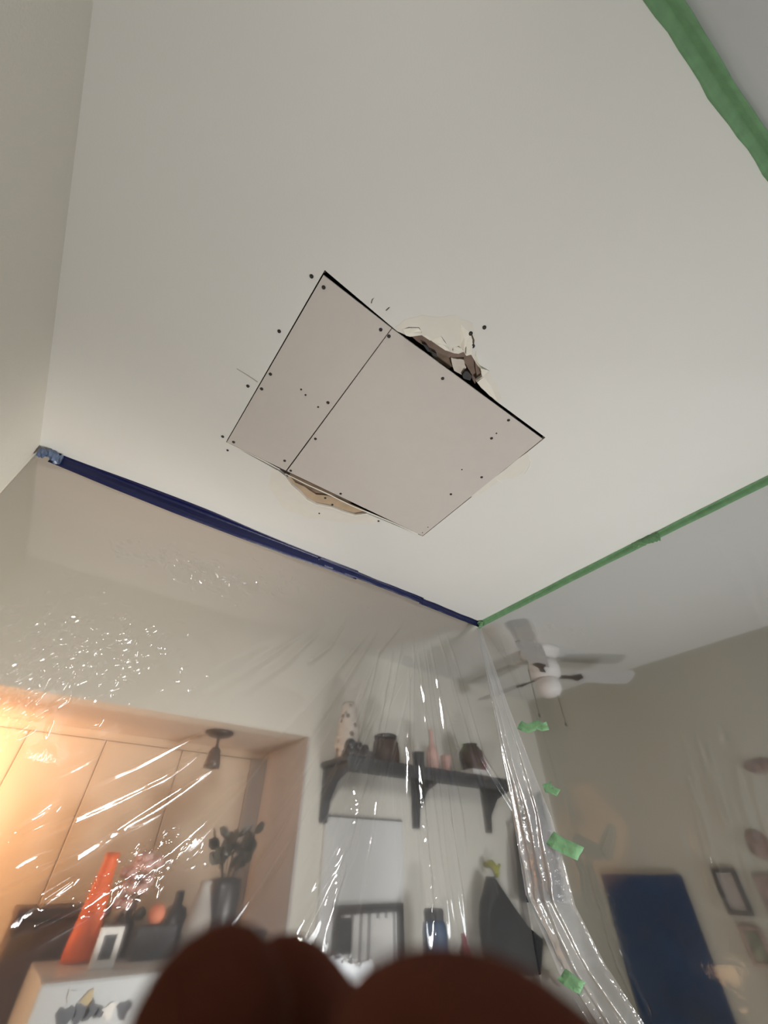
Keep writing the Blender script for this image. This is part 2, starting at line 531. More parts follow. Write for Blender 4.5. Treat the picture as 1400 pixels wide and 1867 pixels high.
sx0, sx1 = 0.2690, 0.2725
patch('drywall_panel', 'narrow strip of bare grey drywall screwed into the ceiling hole, left of the seam',
      [(0.0735, 0.3300), (sx0 - 0.001, 0.3330), (sx1 - 0.004, 0.9190), (0.0665, 0.9195)],
      [(590, 524), (694, 601), (493, 682), (477, 709), (598, 734), (426, 806), (519, 840), (549, 710, .6), (557, 720, .6), (580, 742, .6)])
patch('drywall_panel', 'large square of bare grey drywall screwed into the ceiling hole, right of the seam',
      [(sx0 + 0.0015, 0.3330), (0.8515, 0.3250), (0.8650, 0.9130), (sx1 + 0.0005, 0.9190)],
      [(709, 613), (807, 690), (927, 766), (896, 799), (905, 790, .5), (878, 870), (842, 856, .5), (822, 901), (575, 800), (530, 858), (621, 900), (780, 961, .4), (770, 971, .4)])


# ------------------------------------------------------------------ walls, floor, alcove, door
def slab(name, lo, hi, material):
    return struct(obj(name, B(lo, hi), material))


slab('floor', (-1.2, -2.6, -0.05), (3.02, 2.75, 0.0), M['floor'])
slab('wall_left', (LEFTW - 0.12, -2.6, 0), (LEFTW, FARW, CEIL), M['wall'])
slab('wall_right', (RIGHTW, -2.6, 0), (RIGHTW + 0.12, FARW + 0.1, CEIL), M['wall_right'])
AX1, AZ, AY = 1.03, 2.25, 2.50          # alcove: right side, soffit, back
wf = bmesh.new()
box(wf, (AX1, FARW, 0), (RIGHTW, FARW + 0.10, CEIL))
box(wf, (LEFTW - 0.12, FARW, AZ), (AX1, FARW + 0.10, CEIL))
struct(obj('wall_far', wf, M['wall_far']))
al = bmesh.new()
box(al, (-0.95, FARW + 0.1, AZ), (AX1, AY + 0.1, AZ + 0.06))
struct(obj('ceiling_alcove', al, M['alcove']))
slab('wall_alcove_back', (-0.95, AY + 0.05, 0), (AX1 + 0.02, AY + 0.1, AZ), M['alcove'])
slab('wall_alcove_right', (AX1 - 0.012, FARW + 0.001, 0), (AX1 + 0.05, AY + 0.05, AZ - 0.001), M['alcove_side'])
slab('wall_alcove_left', (-1.0, FARW, 0), (-0.95, AY + 0.05, AZ), M['alcove'])
slab('wall_alcove_front', (-0.95, FARW, 0), (LEFTW - 0.12, FARW + 0.1, AZ), M['alcove'])
slab('trim_1', (-0.95, AY - 0.005, AZ - 0.035), (AX1 - 0.013, AY + 0.05, AZ - 0.001), M['cab'])

# tall built-in cupboard along the alcove's back wall
t = thing('tall_cupboard', 'tall cream built-in cupboard with flat doors at back of alcove', 'cupboard', (0, AY, 0))
obj('carcass', B((-0.94, 0.02, 0.0), (AX1 - 0.014, 0.049, AZ - 0.036)), M['lath'], t)
edges = [-0.94, -0.52, -0.10, 0.205, 0.557, AX1 - 0.10]
for i in range(len(edges) - 1):
    d = obj('door', B((edges[i] + 0.002, -0.002, 0.06), (edges[i + 1] - 0.002, 0.019, AZ - 0.038), 0.003), M['cab'], t)
    hx = edges[i + 1] - 0.05
    obj('handle', tube([(hx, -0.002, 1.0), (hx, -0.03, 1.0), (hx, -0.03, 1.14), (hx, -0.002, 1.14)], 0.005), M['bronze'], d)
obj('side_panel', B((AX1 - 0.099, -0.012, 0.0), (AX1 - 0.014, 0.019, AZ - 0.036), 0.002), M['grey'], t)

# white cupboard door in the far wall
dr = struct(obj('door_1', B((1.147, FARW - 0.016, 0.0), (1.590, FARW - 0.001, 1.938), 0.002), M['door']))
obj('door_gap', B((1.140, FARW - 0.012, 1.9385), (1.597, FARW - 0.0005, 1.9445)), M['gap'], dr)
obj('door_knob', lathe([(0.006, 0), (0.006, 0.03), (0.02, 0.035), (0.024, 0.05), (0.012, 0.06)], 16, (1.55, FARW - 0.08, 1.0)), M['bronze'], dr)
struct(obj('trim_2', B((2.405, FARW - 0.03, 0), (2.44, FARW - 0.0005, 1.97), 0.004), M['grey']))

# ------------------------------------------------------------------ wall shelf with its bric-a-brac
SZ = 2.125
t = thing('wall_shelf', 'long dark wall shelf on brackets above the white door', 'shelf', (1.10, FARW, SZ))
W0 = 1.17
obj('board', B((0, -0.235, 0.0), (W0, -0.001, 0.022), 0.003), M['shelf'], t)
obj('apron', B((0.02, -0.232, -0.030), (W0 - 0.02, -0.210, -0.0005), 0.002), M['shelf'], t)
for bx in (0.035, 0.585, W0 - 0.04):
    pr = [(bx - 0.016, -0.001, -0.0005), (bx - 0.016, -0.205, -0.0005), (bx - 0.016, -0.205, -0.025), (bx - 0.016, -0.10, -0.06), (bx - 0.016, -0.035, -0.13), (bx - 0.016, -0.022, -0.21), (bx - 0.016, -0.001, -0.21)]
    obj('bracket', prism(pr, (0.032, 0, 0)), M['shelf'], t)
ST = SZ + 0.0222


def shelf_spot(px, py, y):
    p = on(Y, y, px, py)
    return Vector((p.x, y, ST))


# patterned vase
def patterned():
    mt, nt, out = new_mat('blotched_ceramic')
    N, L = nt.nodes, nt.links
    b = N.new('ShaderNodeBsdfPrincipled'); b.inputs['Roughness'].default_value = 0.5
    v = N.new('ShaderNodeTexVoronoi'); v.inputs['Scale'].default_value = 26
    tc = N.new('ShaderNodeTexCoord')
    r = N.new('ShaderNodeValToRGB'); r.color_ramp.interpolation = 'EASE'
    r.color_ramp.elements[0].position = 0.18; r.color_ramp.elements[0].color = (0.16, 0.12, 0.10, 1)
    r.color_ramp.elements[1].position = 0.42; r.color_ramp.elements[1].color = (0.66, 0.60, 0.54, 1)
    L.new(tc.outputs['Object'], v.inputs['Vector']); L.new(v.outputs['Distance'], r.inputs['Fac'])
    L.new(r.outputs[0], b.inputs['Base Color']); L.new(b.outputs[0], out.inputs[0])
    return mt


M['pattern'] = patterned()
p = shelf_spot(632, 1370, 1.90)
o = obj('vase', lathe([(0.045, 0), (0.055, 0.01), (0.062, 0.06), (0.055, 0.12), (0.046, 0.18), (0.042, 0.22), (0.034, 0.25), (0.026, 0.262), (0.022, 0.25)], 28), M['pattern'], smooth=True)
o.location = p
tag(o, 'tall pale blotched vase at left end of the wall shelf', 'vase')
p = shelf_spot(652, 1385, 1.815)
t = thing('toy_truck', 'low dark figurine of rounded lumps beside the blotched vase', 'figurine', p)
bm = bmesh.new()
box(bm, (-0.075, -0.03, 0.0), (0.075, 0.03, 0.03), 0.010)
t.name = 'figurine'
obj('base', bm, M['dark'], t)
bm = bmesh.new()
for cx, r in ((-0.045, 0.030), (0.0, 0.024), (0.04, 0.020)):
    bmesh.ops.create_uvsphere(bm, u_segments=14, v_segments=8, radius=r, matrix=Matrix.Translation((cx, 0, 0.030 + r * 0.5)))
obj('body', bm, M['dark'], t, True)
p = shelf_spot(703, 1390, 1.88)
t = thing('jar', 'dark brown lidded jar left of centre on the wall shelf', 'jar', p)
obj('body', lathe([(0.062, 0), (0.068, 0.01), (0.070, 0.05), (0.062, 0.10), (0.052, 0.115)], 28), M['darkbrown'], t, True)
obj('lid', lathe([(0.058, 0.1155), (0.060, 0.128), (0.052, 0.134), (0.012, 0.136)], 28), M['dark'], t)
p = shelf_spot(763, 1400, 1.86)
o = obj('cup', lathe([(0.022, 0), (0.028, 0.005), (0.032, 0.075), (0.028, 0.075), (0.024, 0.012)], 20), M['cloth_grey'], smooth=True)
o.location = p
tag(o, 'small charcoal cup at the middle of the wall shelf', 'cup')
p = shelf_spot(790, 1408, 1.86)
o = obj('bottle', lathe([(0.030, 0), (0.033, 0.01), (0.034, 0.075), (0.024, 0.11), (0.013, 0.13), (0.012, 0.19), (0.015, 0.195), (0.010, 0.2)], 20), M['pink'], smooth=True)
o.location = p
tag(o, 'slim pale pink bottle right of the charcoal cup on the shelf', 'bottle')
p = shelf_spot(815, 1412, 1.87)
o = obj('candle_holder', lathe([(0.03, 0), (0.032, 0.012), (0.018, 0.02), (0.026, 0.05), (0.030, 0.085), (0.024, 0.085), (0.01, 0.05)], 20), M['pink'], smooth=True)
o.location = p
tag(o, 'short rosy candle holder between pink bottle and brown urn', 'candle holder')
p = shelf_spot(866, 1420, 1.87)
bo = obj('box', B((-0.06, -0.05, 0.0), (0.055, 0.05, 0.036), 0.003), M['white'])
bo.location = p
tag(bo, 'flat white box under the brown urn at right end of shelf', 'box')
o = obj('urn', lathe([(0.050, 0), (0.055, 0.008), (0.070, 0.05), (0.070, 0.085), (0.050, 0.115), (0.040, 0.12), (0.046, 0.13), (0.030, 0.125)], 28), M['darkbrown'], smooth=True)
o.location = p + Vector((-0.01, 0, 0.0364))
tag(o, 'dark reddish brown urn standing on the flat white box', 'urn')
o = obj('bottle', lathe([(0.022, 0), (0.024, 0.01), (0.024, 0.09), (0.010, 0.12), (0.010, 0.15), (0.006, 0.15)], 16), M['red'], smooth=True)
o.location = p + Vector((0.088, 0.01, 0.0))
tag(o, 'dark red bottle at the far right end of the wall shelf', 'bottle')

# ------------------------------------------------------------------ ceiling fan beyond the right sheet
FH = Vector((2.17, 1.35, CEIL))
t = thing('ceiling_fan', 'ceiling fan with grey blades and white globe seen through plastic', 'fan', FH)
obj('canopy', lathe([(0.115, -0.0005), (0.12, -0.012), (0.105, -0.035), (0.07, -0.055), (0.05, -0.065)], 32), M['fan_white'], t, True)
obj('motor', lathe([(0.05, -0.0655), (0.080, -0.075), (0.090, -0.110), (0.085, -0.155), (0.05, -0.168)], 32), M['fan_white'], t, True)
obj('globe', lathe([(0.048, -0.1685), (0.058, -0.175), (0.070, -0.20), (0.068, -0.232), (0.05, -0.258), (0.015, -0.268)], 32), M['fan_white'], t, True)
for k in range(3):
    a = math.radians(-33 + 120 * k)
    ca, sa = math.cos(a), math.sin(a)
    zz = -0.150
    def pt(r, w, dz=0.0):
        return Vector((ca * r - sa * w, sa * r + ca * w, zz + dz - w * 0.24))
    outline = [(0.16, -0.045), (0.30, -0.056), (0.46, -0.062), (0.51, -0.058), (0.525, -0.030), (0.525, 0.030), (0.51, 0.058), (0.46, 0.062), (0.30, 0.056), (0.16, 0.045)]
    bl = obj('blade', prism([pt(r, w) for r, w in outline], (0, 0, 0.007)), M['fan_blade'], t)
    obj('blade_iron', prism([pt(r, w, -0.006) for r, w in [(0.086, -0.014), (0.15, -0.012), (0.20, -0.032), (0.225, 0), (0.20, 0.032), (0.15, 0.012), (0.086, 0.014)]], (0, 0, 0.005)), M['bronze'], bl)
for px0, px1, dx in (((980, 1222), (982, 1300), -0.05), ((1022, 1262), (1030, 1316), 0.06)):
    e = on(Y, 1.32, *px1) - FH
    c = obj('pull_chain', tube([(e.x, e.y, -0.16), (e.x, e.y, e.z)], 0.0022, 6), M['chain'], t)
    obj('pull_knob', lathe([(0.003, 0), (0.006, -0.008), (0.004, -0.02)], 10, (e.x, e.y, e.z)), M['chain'], c)

# ------------------------------------------------------------------ right wall: blue canvas and little pictures
t = thing('canvas', 'large deep blue canvas hanging on the right wall', 'wall art', (RIGHTW, 1.55, 1.0))
obj('stretcher', B((-0.030, -0.215, -0.40), (-0.001, 0.215, 0.735)), M['navy_edge'], t)
obj('painted_face', B((-0.034, -0.218, -0.40), (-0.0302, 0.218, 0.739)), M['navy'], t)


def picture(label, y0, y1, z0, z1, fm, im, fw=0.016, group='little pictures on the right wall', mount=None, cat='picture', name='picture_frame'):
    c = Vector((RIGHTW, (y0 + y1) / 2, (z0 + z1) / 2))
    t = thing(name, label, cat, c, group)
    hy, hz = (y1 - y0) / 2, (z1 - z0) / 2
    for lo, hi in (((-0.022, -hy, hz - fw), (-0.001, hy, hz)), ((-0.022, -hy, -hz), (-0.001, hy, -hz + fw)),
                   ((-0.022, -hy, -hz + fw), (-0.001, -hy + fw, hz - fw)), ((-0.022, hy - fw, -hz + fw), (-0.001, hy, hz - fw))):
        obj('frame_rail', B(lo, hi), fm, t)
    obj('picture', B((-0.010, -hy + fw, -hz + fw), (-0.001, hy - fw, hz - fw)), mount or im, t)
    if mount:
        obj('print', B((-0.0115, -hy * 0.62, -hz * 0.72), (-0.0101, hy * 0.62, hz * 0.72)), im, t)
    return t


picture('dark framed picture with pale mount right of the blue canvas', 1.075, 1.178, 1.600, 1.762, M['frame'], M['grey'], mount=M['white'])
picture('greenish print below the dark framed picture', 1.075, 1.16, 1.440, 1.565, M['rosepic'], M['greenpic'], 0.012)
picture('brown picture right of the dark framed picture', 0.86, 1.01, 1.585, 1.735, M['brownpic'], M['rosepic'], 0.03)
picture('reddish brown print low on the right wall', 0.965, 1.075, 1.285, 1.41, M['brownpic'], M['rosepic'], 0.02)
picture('small rose print right of the greenish print', 0.91, 1.00, 1.44, 1.54, M['coral'], M['rosepic'], 0.012)


def plaque(label, px, py, ry, rz, material):
    c = on(X, RIGHTW - 0.001, px, py)
    bm = lathe([(1.0, 0.0), (1.0, 0.5), (0.8, 0.9), (0.3, 1.0)], 28)
    for v in bm.verts:
        v.co = Vector((-0.016 * v.co.z, v.co.x * ry, v.co.y * rz))
    o = obj('wall_plaque', bm, material)
    o.location = c
    return tag(o, label, 'plaque', 'oval plaques on the right wall')


plaque('brown oval plaque above the row of little pictures', 1384, 1540, 0.048, 0.055, M['brownpic'])
o = plaque('flat brown plaque highest on the right wall', 1388, 1396, 0.075, 0.028, M['brownpic'])

# ------------------------------------------------------------------ things at the foot of the far wall
SBZ = 1.36
t = thing('sideboard', 'dark wooden sideboard below the framed mirror, hidden behind the fingers', 'sideboard', (1.65, 1.84, 0))
obj('top', B((-0.50, -0.14, SBZ - 0.03), (0.42, 0.15, SBZ), 0.004), M['side'], t)
obj('body', B((-0.49, -0.13, 0.10), (0.41, 0.14, SBZ - 0.0305)), M['side'], t)
for sx in (-0.46, 0.38):
    for sy in (-0.11, 0.12):
        obj('leg', tube([(sx, sy, 0.0), (sx, sy, 0.0995)], [0.015, 0.022]), M['side'], t)
for k in range(2):
    d = obj('door', B((-0.48 + 0.445 * k, -0.148, 0.12), (-0.045 + 0.445 * k, -0.1305, SBZ - 0.04), 0.003), M['side'], t)
    obj('knob', lathe([(0.01, 0), (0.014, 0.012), (0.006, 0.02)], 12, (-0.07 + 0.09 * k, -0.152, 0.8)), M['bronze'], d)


def mirror_mat():
    mt, nt, out = new_mat('mirror_picture')
    N, L = nt.nodes, nt.links
    b = N.new('ShaderNodeBsdfPrincipled'); b.inputs['Roughness'].default_value = 0.25
    tc = N.new('ShaderNodeTexCoord')
    w = N.new('ShaderNodeTexWave'); w.bands_direction = 'X'
    w.inputs['Scale'].default_value = 7; w.inputs['Distortion'].default_value = 2.5; w.inputs['Detail'].default_value = 2
    mp = N.new('ShaderNodeMapping'); mp.inputs['Scale'].default_value = (1, 1, 0.12)
    r = N.new('ShaderNodeValToRGB')
    r.color_ramp.elements[0].position = 0.1; r.color_ramp.elements[0].color = (0.33, 0.32, 0.32, 1)
    r.color_ramp.elements[1].position = 0.55; r.color_ramp.elements[1].color = (0.78, 0.77, 0.75, 1)
    L.new(tc.outputs['Object'], mp.inputs[0]); L.new(mp.outputs[0], w.inputs['Vector']); L.new(w.outputs['Fac'], r.inputs['Fac'])
    L.new(r.outputs[0], b.inputs['Base Color']); L.new(b.outputs[0], out.inputs[0])
    return mt


t = thing('framed_picture', 'dark framed pale picture with vertical streaks below the wall shelf', 'picture', (1.392, FARW - 0.017, 1.525))
for lo, hi in (((-0.178, -0.022, 0.093), (0.178, -0.0005, 0.120)), ((-0.178, -0.022, -0.140), (0.178, -0.0005, -0.113)),
               ((-0.178, -0.022, -0.113), (-0.150, -0.0005, 0.093)), ((0.150, -0.022, -0.113), (0.178, -0.0005, 0.093))):
    obj('frame_rail', B(lo, hi, 0.002), M['frame'], t)
obj('picture', B((-0.150, -0.008, -0.113), (0.150, -0.0005, 0.093)), mirror_mat(), t)
obj('dark_patch', B((-0.146, -0.0095, -0.02), (-0.090, -0.0082, 0.082)), M['cloth_grey'], t)
obj('pale_patch', B((0.02, -0.0095, -0.06), (0.125, -0.0082, 0.075)), M['white'], t)

p = on(Y, 1.85, 792, 1700)
t = thing('bottle', 'tall blue bottle with a darker cap, right of the framed picture', 'bottle', (p.x, 1.85, SBZ + 0.0002))
obj('body', lathe([(0.048, 0), (0.052, 0.01), (0.052, 0.20), (0.048, 0.225), (0.040, 0.235)], 24), M['blue_bag'], t, True)
obj('cap', lathe([(0.042, 0.2355), (0.044, 0.262), (0.038, 0.27)], 20), M['cloth_grey'], t)
p = on(Y, 1.85, 845, 1710)
o = obj('bottle', lathe([(0.022, 0), (0.025, 0.01), (0.025, 0.13), (0.012, 0.16), (0.012, 0.185), (0.008, 0.187)], 20), M['red'], smooth=True)
o.location = (p.x, 1.85, SBZ + 0.0002)
tag(o, 'small dark crimson bottle between blue bottle and black jacket', 'bottle')


def drape(name, outline_px, y, depth, material, parent):
    """hanging cloth: rounded, folded body inside a silhouette on a wall-parallel plane"""
    left, right = outline_px
    n, mseg = 40, 28
    bm = bmesh.new()
    def lerp(poly, t):
        ts = [q[0] for q in poly]
        return float(np.interp(t, ts, [q[1] for q in poly])), float(np.interp(t, ts, [q[2] for q in poly]))
    rows = []
    for i in range(n):
        tt = i / (n - 1)
        a = on(Y, y, *lerp(left, tt)); b = on(Y, y, *lerp(right, tt))
        cen, hw = (a + b) / 2, (b - a) / 2
        ring = []
        for k in range(mseg):
            th = 2 * math.pi * k / mseg
            fold = 1 + 0.10 * math.sin(5 * th + 3 * tt) * tt
            q = cen + hw * math.cos(th) * (0.96 if abs(math.cos(th)) < 0.9 else 1)
            q = Vector((q.x, y + depth * math.sin(th) * fold * min(1, 0.35 + tt), q.z))
            ring.append(bm.verts.new(q - parent.location if parent else q))
        rows.append(ring)
    for r0, r1 in zip(rows, rows[1:]):
        for k in range(mseg):
            j = (k + 1) % mseg
            bm.faces.new((r0[k], r0[j], r1[j], r1[k]))
    bm.faces.new(rows[0]); bm.faces.new(rows[-1][::-1])
    return obj(name, bm, material, parent, True)


hook = on(Y, FARW - 0.05, 895, 1590)
t = thing('jacket', 'black jacket hanging on the far wall from a yellow green hook', 'jacket', (hook.x, FARW - 0.001, hook.z))
drape('garment', ([(0, 888, 1598), (0.35, 876, 1650), (0.6, 876, 1690), (1, 886, 1775)], [(0, 898, 1598), (0.35, 932, 1650), (0.55, 960, 1690), (0.72, 986, 1712), (1, 980, 1775)]), FARW - 0.09, 0.07, M['cloth'], t)
obj('hook', tube([(0.01, -0.001, 0.03), (0.0, -0.06, 0.035), (-0.01, -0.085, 0.02), (-0.005, -0.09, -0.02)], [0.012, 0.016, 0.016, 0.012], 10), M['yellow'], t, True)
obj('hook_tip', tube([(0.0, -0.05, 0.02), (0.03, -0.07, 0.012), (0.05, -0.07, 0.03)], [0.010, 0.010, 0.007], 8), M['yellow'], t, True)

a = on(Y, FARW - 0.05, 975, 1455)
t = thing('coat', 'charcoal coat hanging in the corner behind the gathered plastic', 'coat', (a.x, FARW - 0.001, a.z))
drape('garment', ([(0, 958, 1452), (0.4, 944, 1540), (0.75, 945, 1600), (1, 950, 1645)], [(0, 985, 1452), (0.4, 1012, 1560), (0.75, 1018, 1600), (1, 1020, 1645)]), FARW - 0.08, 0.06, M['cloth_grey'], t)
obj('peg', tube([(0.0, -0.0, 0.01), (0.0, -0.10, 0.02)], 0.010, 10), M['bronze'], t)

a = on(Y, FARW - 0.06, 1000, 1745)
t = thing('scarf', 'cream fleece scarf bunched on a peg right of the black jacket', 'scarf', (a.x, FARW - 0.001, a.z))
bm = bmesh.new()
for k in range(7):
    c = Vector((random.uniform(-0.07, 0.07), -0.07 + random.uniform(-0.01, 0.01), random.uniform(-0.09, 0.03)))
    bmesh.ops.create_icosphere(bm, subdivisions=2, radius=random.uniform(0.035, 0.05), matrix=Matrix.Translation(c))
obj('bunched_cloth', bm, M['cream_cloth'], t, True)
obj('peg', tube([(0, 0, 0.02), (0, -0.06, 0.03)], 0.008, 8), M['bronze'], t)

# ------------------------------------------------------------------ alcove: fridge and the things on it
FZ = 1.544
FX0, FX1, FY0, FY1 = 0.218, 0.960, 1.742, 2.125
t = thing('refrigerator', 'pale grey refrigerator with dark prints on its front, lower left', 'refrigerator', (FX0, FY0, 0))
w, dp = FX1 - FX0, FY1 - FY0
obj('cabinet', B((0, 0.042, 0.03), (w, dp, FZ - 0.0001), 0.006), M['fridge'], t)
up = obj('door', B((0, 0, 1.0), (w, 0.040, FZ - 0.002), 0.008), M['fridge'], t)
lo_ = obj('door', B((0, 0, 0.05), (w, 0.040, 0.99), 0.008), M['fridge'], t)
obj('handle', tube([(w - 0.05, 0.0, 1.04), (w - 0.05, -0.035, 1.05), (w - 0.05, -0.035, 1.3), (w - 0.05, 0.0, 1.31)], 0.009), M['grey'], up)
obj('handle', tube([(w - 0.05, 0.0, 0.65), (w - 0.05, -0.035, 0.66), (w - 0.05, -0.035, 0.95), (w - 0.05, 0.0, 0.96)], 0.009), M['grey'], lo_)
for x in (0.05, w - 0.05):
    for y in (0.07, dp - 0.05):
        obj('foot', lathe([(0.02, 0), (0.02, 0.03)], 12, (x, y, 0.0)), M['black'], t)
fp = lambda px, py: on(Y, FY0 - 0.001, px, py) - Vector((FX0, FY0, 0))
for k, (px, py, r, mm) in enumerate([(118, 1856, 0.020, 'ink'), (146, 1848, 0.017, 'ink'), (166, 1842, 0.016, 'ink'), (180, 1846, 0.010, 'ink'), (160, 1820, 0.013, 'ochre'),
                                     (198, 1843, 0.014, 'white'), (226, 1840, 0.016, 'ink'), (130, 1815, 0.010, 'fridge')]):
    c = fp(px, py)
    bm = bmesh.new()
    pts = []
    for i in range(11):
        an = 2 * math.pi * i / 11
        rr = r * (1 + 0.28 * math.sin(3 * an + k) + 0.12 * math.cos(5 * an + 2 * k))
        pts.append(Vector((c.x + rr * math.cos(an), -0.0005, c.z + rr * math.sin(an))))
    obj('magnet', prism(pts, (0, -0.003, 0), bm), M[mm], up)

TOP = FZ + 0.0002
t = thing('dark_stand', 'dark wooden cabinet standing behind the refrigerator at left', 'cabinet', (0.135, 2.15, 0))
t.name = 'cabinet'
obj('body', B((0, 0.02, 0.0), (0.26, 0.29, 1.635), 0.003), M['darkbrown'], t)
obj('top', B((-0.006, 0.0, 1.6352), (0.266, 0.295, 1.66), 0.003), M['darkbrown'], t)
obj('door', B((0.004, 0.0005, 0.05), (0.256, 0.0195, 1.63), 0.002), M['darkbrown'], t)

o = obj('vase', lathe([(0.040, 0), (0.044, 0.006), (0.042, 0.04), (0.034, 0.12), (0.026, 0.19), (0.021, 0.235), (0.023, 0.255), (0.017, 0.255), (0.014, 0.22)], 32), M['orange'], smooth=True)
o.location = (0.325, 2.030, TOP)
tag(o, 'tall tapering bright orange vase on top of the refrigerator', 'vase')

p = on(Z, FZ, 183, 1765)
t = thing('photo_frame', 'little white photo frame with dark square beside the orange vase', 'frame', (p.x, p.y, TOP))
for lo, hi in (((-0.032, -0.006, 0), (0.032, 0.006, 0.016)), ((-0.032, -0.006, 0.066), (0.032, 0.006, 0.082)), ((-0.032, -0.006, 0.016), (-0.017, 0.006, 0.066)), ((0.017, -0.006, 0.016), (0.032, 0.006, 0.066))):
    obj('frame_rail', B(lo, hi), M['white'], t)
obj('photo', B((-0.017, -0.002, 0.016), (0.017, 0.005, 0.066)), M['cloth_grey'], t)

# pink flower arrangement
t = thing('flower_vase', 'pale pink flower bunch in a brown vase beside the orange vase', 'flowers', (0.435, 2.07, TOP))
obj('vase', lathe([(0.035, 0), (0.04, 0.01), (0.044, 0.05), (0.03, 0.085), (0.034, 0.095), (0.02, 0.09)], 24), M['darkbrown'], t, True)
random.seed(21)
for k in range(9):
    c = Vector((random.uniform(-0.045, 0.045), random.uniform(-0.03, 0.02), random.uniform(0.12, 0.25)))
    st = obj('stem', tube([(c.x * 0.3, c.y * 0.3, 0.085), c - Vector((0, 0, 0.02))], 0.002, 6), M['leaf'], t)
    bm = bmesh.new()
    for q in range(7):
        an = q * 2.399
        bmesh.ops.create_icosphere(bm, subdivisions=1, radius=0.018, matrix=Matrix.Translation(c + Vector((math.cos(an) * 0.015, math.sin(an) * 0.015, 0.002 * q - 0.006))) @ Matrix.Diagonal((1, 1, 0.7, 1)))
    obj('blossom', bm, M['pink'], st, True)
bm = bmesh.new()
bmesh.ops.create_icosphere(bm, subdivisions=2, radius=0.018, matrix=Matrix.Translation((0.035, -0.045, 0.10)))
obj('seed_head', bm, M['leaf'], t, True)

o = obj('trinket_box', B((-0.09, -0.05, 0.0), (0.035, 0.025, 0.075), 0.008), M['cloth_grey'])
o.location = (0.545, 1.985, TOP)
tag(o, 'low charcoal box on the refrigerator behind the coral ball', 'box')
bm = bmesh.new()
bmesh.ops.create_uvsphere(bm, u_segments=20, v_segments=12, radius=0.026)
o = obj('ball', bm, M['coral'], None, True)
o.location = (0.508, 1.965, TOP + 0.075 + 0.0262)
tag(o, 'coral ball resting on the low charcoal box', 'ball')

t = thing('kettle', 'dark rounded kettle right of the pink flowers on the refrigerator', 'kettle', (0.60, 2.075, TOP))
obj('body', lathe([(0.05, 0), (0.058, 0.01), (0.058, 0.08), (0.042, 0.12), (0.02, 0.13), (0.018, 0.17), (0.010, 0.172)], 24), M['dark'], t, True)
t.scale = (0.8, 0.8, 0.9)
obj('spout', tube([(0.05, -0.01, 0.05), (0.085, -0.015, 0.09), (0.10, -0.02, 0.12)], [0.014, 0.010, 0.007], 10), M['dark'], t, True)
obj('handle', tube([(-0.045, 0, 0.10), (-0.09, 0, 0.09), (-0.095, 0, 0.04), (-0.056, 0, 0.02)], 0.007, 8), M['dark'], t, True)

o = obj('bottle', lathe([(0.046, 0), (0.05, 0.008), (0.046, 0.07), (0.026, 0.14), (0.017, 0.165), (0.022, 0.18), (0.012, 0.182)], 24), M['grey'], smooth=True)
o.location = (0.650, 1.965, TOP)
tag(o, 'warm grey cone shaped bottle in front of the dark plant pot', 'bottle')

# potted plant
t = thing('potted_plant', 'dark leafy plant in a tall black pot on the refrigerator', 'plant', (0.748, 2.045, TOP))
obj('pot', lathe([(0.056, 0), (0.06, 0.008), (0.064, 0.16), (0.060, 0.182), (0.050, 0.188), (0.048, 0.17)], 28), M['dark'], t, True)
leaf_bm = bmesh.new()
outl = [(0.0, 0), (0.012, 0.012), (0.020, 0.03), (0.017, 0.05), (0.0, 0.066), (-0.017, 0.05), (-0.020, 0.03), (-0.012, 0.012)]
lv = [leaf_bm.verts.new((x, 0.004 * math.cos(x * 60) , y)) for x, y in outl]
mid = [leaf_bm.verts.new((0, 0.010, y)) for y in (0.02, 0.045)]
for a_, b_, c_ in ((0, 1, 'a'), (1, 2, 'a'), (2, 3, 'b'), (3, 4, 'b'), (4, 5, 'b'), (5, 6, 'b'), (6, 7, 'a'), (7, 0, 'a')):
    leaf_bm.faces.new((lv[a_], lv[b_], mid[0] if c_ == 'a' else mid[1]))
leaf_bm.faces.new((lv[2], mid[1], mid[0])); leaf_bm.faces.new((lv[6], mid[0], mid[1]))
leaf_me = bpy.data.meshes.new('leaf')
leaf_bm.to_mesh(leaf_me); leaf_bm.free(); leaf_me.materials.append(M['leaf'])
random.seed(5)
for k in range(11):
    an = k * 2.399
    tip = Vector((math.cos(an) * random.uniform(0.04, 0.115), math.sin(an) * random.uniform(0.02, 0.06), random.uniform(0.24, 0.35)))
    base = Vector((tip.x * 0.2, tip.y * 0.2, 0.178))
    st = obj('stem', tube([base, (base + tip) / 2 + Vector((0, 0, 0.012)), tip], 0.002, 6), M['leaf'], t)
    for q in range(3):
        o = bpy.data.objects.new('leaf', leaf_me)
        COL.objects.link(o)
        o.parent = st
        o.location = base.lerp(tip, 0.55 + 0.22 * q)
        o.rotation_euler = (random.uniform(-0.9, 0.9), random.uniform(-1.2, 1.2), random.uniform(0, 6.28))
o = obj('bowl', lathe([(0.03, 0), (0.035, 0.006), (0.055, 0.045), (0.050, 0.045), (0.03, 0.012)], 24), M['cloth_grey'], smooth=True)
o.location = (0.865, 1.985, TOP)
tag(o, 'small dark bowl right of the black plant pot', 'bowl')

